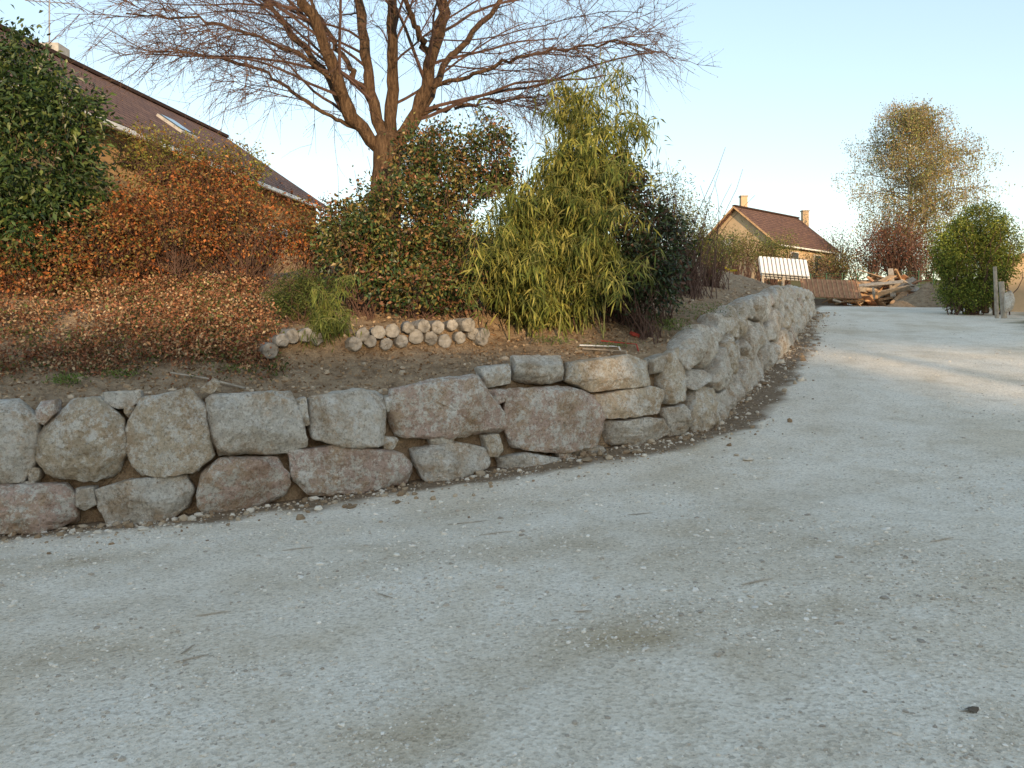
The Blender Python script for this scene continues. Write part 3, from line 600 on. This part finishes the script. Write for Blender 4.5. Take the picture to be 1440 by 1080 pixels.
for (u,v) in ends:
    s_=np.interp(u,LU,S); P0=np.array([np.interp(s_,S,lx),np.interp(s_,S,ly)]); nn=np.array([np.interp(s_,S,NX),np.interp(s_,S,NY)])
    z=EYE+(HV-v)/F*P0[1]; fl=float(mz(*(P0-nn*.15))); z=max(z,fl+.06); z=min(z,float(mz(*(P0+nn*.22)))+.03)
    r=rng.uniform(.078,.108); yaw=rng.normal(0,.15); dv=np.array([nn[0]*math.cos(yaw)-nn[1]*math.sin(yaw),nn[0]*math.sin(yaw)+nn[1]*math.cos(yaw),rng.normal(-.05,.06)])
    q=np.array([P0[0],P0[1],z])-dv*rng.uniform(.01,.06)
    V,Fc=tubes([(np.array([q-dv*.004,q-dv*.002,q+dv*.015,q+dv*.4]),[.001,r*.86,r,r])],14); V=V+rng.normal(0,.005,V.shape); mk('log',V,Fc,M_logend,parent=lg)
def stick(nm,pts,r,mat,off=.02,parent=None):
    P=[]
    for u,v,d in pts:
        q=at(u,v,d); q[2]=max(float(mz(q[0],q[1])),float(gz(q[0],q[1])))+off; P.append(q)
    V,Fc=tubes([(np.array(P),r)],6); return mk(nm,V,Fc,mat,parent=parent)
rods=empty('survey_rods')
stick('rod',[(815,482,11.5),(870,480,11.5),(925,494,11.2)],.012,M_white,.06,rods); stick('rod',[(845,478,11.6),(895,484,11.5),(930,497,11.15)],.012,M_red,.09,rods); stick('rod',[(820,486,11.4),(880,488,11.3),(920,498,11.1)],.01,M_wood2,.06,rods)
bq=at(893,466,12); bq[2]=float(mz(bq[0],bq[1]))+.03; box('red_brick',bq,(.16,.09,.06),M_red,None,(.2,.3,.5))
stick('fallen_branch',[(240,490,9.3),(290,500,9.15),(345,514,8.95)],.014,M_wood2,.05)
stick('yellow_hose',[(1012,372,22),(1018,362,22),(1028,360,22.2),(1036,370,22)],.03,M_yel,.3)
for (u,d,a_,l) in ((270,4.25,.3,.16),(265,4.4,1.4,.1),(1065,5.1,.3,.25),(420,6.6,.2,.25),(820,4.7,-.5,.12),(660,7.3,.1,.4),(540,5.2,2.6,.15),(1325,6.0,.3,.25),(300,5.0,.2,.2),(700,6.8,.1,.3),(900,7.4,.1,.25)):
    x=(u-720)/F*d; P=np.array([(x+math.cos(a_)*l*t,d+math.sin(a_)*l*t+.02*math.sin(t*3),0) for t in (-.5,-.2,.2,.5)]); P[:,2]=gz(P[:,0],P[:,1])+.008
    V,Fc=tubes([(P,[.003,.005,.004,.002])],5); mk('twig_on_road',V,Fc,M_wood2)
x,y=(1365-720)/F*3.25,3.25; z=float(gz(x,y))+.008
lf=[(x+.035*math.cos(a)*(1+.3*math.sin(3*a)),y+.02*math.sin(a),z+.008*math.sin(2*a)) for a in np.linspace(0,6.28,13)[:-1]]
mk('dead_leaf',np.array(lf+[(x,y,z+.012)]),[(i,(i+1)%12,12) for i in range(12)],simple('dry_leaf',(.1,.08,.06),.3,20,.8,0))

# ------------------------------------------------------------------ unseen houses and trees added behind the viewpoint, sized to shade the road
W1=tuple((a,z,1.2,1.5) for a in range(4,48,5) for z in (2.5,5.5,8.))
house('shade_casting_house',(-32,-66),(1,0),(0,1),53,5.5,14.0,10.4,-1,M_cream,.5,W1)  # added out of view; ridge height keeps the boulder wall in shade
house('shade_casting_house',(26,-66),(1,0),(0,1),40,5.5,13.2,9.9,-1,M_ochre,.5,W1[:18])  # added out of view; lower ridge lets a sunlit strip reach the road
def broad(x,y,zc,rx,rz,n=900):
    e=bush('shade_casting_tree',[(np.array([x,y,zc]),np.array([rx,2.6,rz])),(np.array([x-rx*.35,y,zc-.1]),np.array([rx*.7,2.2,rz*.85])),(np.array([x+rx*.35,y,zc+.2]),np.array([rx*.7,2.2,rz*.8]))],n,10,.55,.38,DG,.3,0,.0,None,30,.04,False,M_bark,(x,y,1.))
    V,Fc=tubes([(np.array([(x,y,-1.),(x+.1,y,6),(x,y,zc)]),[.4,.3,.15])],8); mk('trunk',V,Fc,M_bark,parent=e)
broad(23.6,-59,11.8,3.1,4.6)  # added unseen crown, keeps sun off the receding wall
for i,x in enumerate((29,33,37,41,45,49,53)): broad(x,-58+(i%2),16.6,3.3,2.1,1100)  # added unseen crowns, placed to shade the road beyond the sunlit strip

# ------------------------------------------------------------------ light, sky, camera
EL=math.radians(9); AZ=math.radians(165)
w=bpy.data.worlds.new('World'); bpy.context.scene.world=w; w.use_nodes=True; nt=w.node_tree
sky=nt.nodes.new('ShaderNodeTexSky'); sky.sky_type='NISHITA'; sky.sun_disc=False; sky.sun_elevation=EL; sky.sun_rotation=AZ; sky.air_density=1.0; sky.dust_density=.8; sky.ozone_density=1.0
gm=nt.nodes.new('ShaderNodeGamma'); gm.inputs[1].default_value=.58; nt.links.new(sky.outputs[0],gm.inputs[0])
hs=nt.nodes.new('ShaderNodeHueSaturation'); hs.inputs['Saturation'].default_value=1.2; nt.links.new(gm.outputs[0],hs.inputs['Color'])
bg=nt.nodes['Background']; bg.inputs[1].default_value=.57; nt.links.new(hs.outputs[0],bg.inputs[0])
L=bpy.data.lights.new('sun','SUN'); L.energy=5.0; L.angle=math.radians(.6); L.color=(1,.72,.43); so=bpy.data.objects.new('sun',L); col.objects.link(so)
sd=Vector((math.sin(AZ)*math.cos(EL),math.cos(AZ)*math.cos(EL),math.sin(EL))); so.rotation_euler=sd.to_track_quat('Z','Y').to_euler(); so.location=(0,-30,20)
cam=bpy.data.cameras.new('camera'); co_=bpy.data.objects.new('camera',cam); col.objects.link(co_); co_.location=(0,0,EYE); co_.rotation_euler=(math.pi/2,0,0)
cam.sensor_width=36; cam.lens=27.5; cam.shift_y=-70/1440; cam.clip_end=2000; cam.clip_start=.05
sc=bpy.context.scene; sc.camera=co_; sc.view_settings.view_transform='Standard'; sc.view_settings.look='None'; sc.view_settings.exposure=0
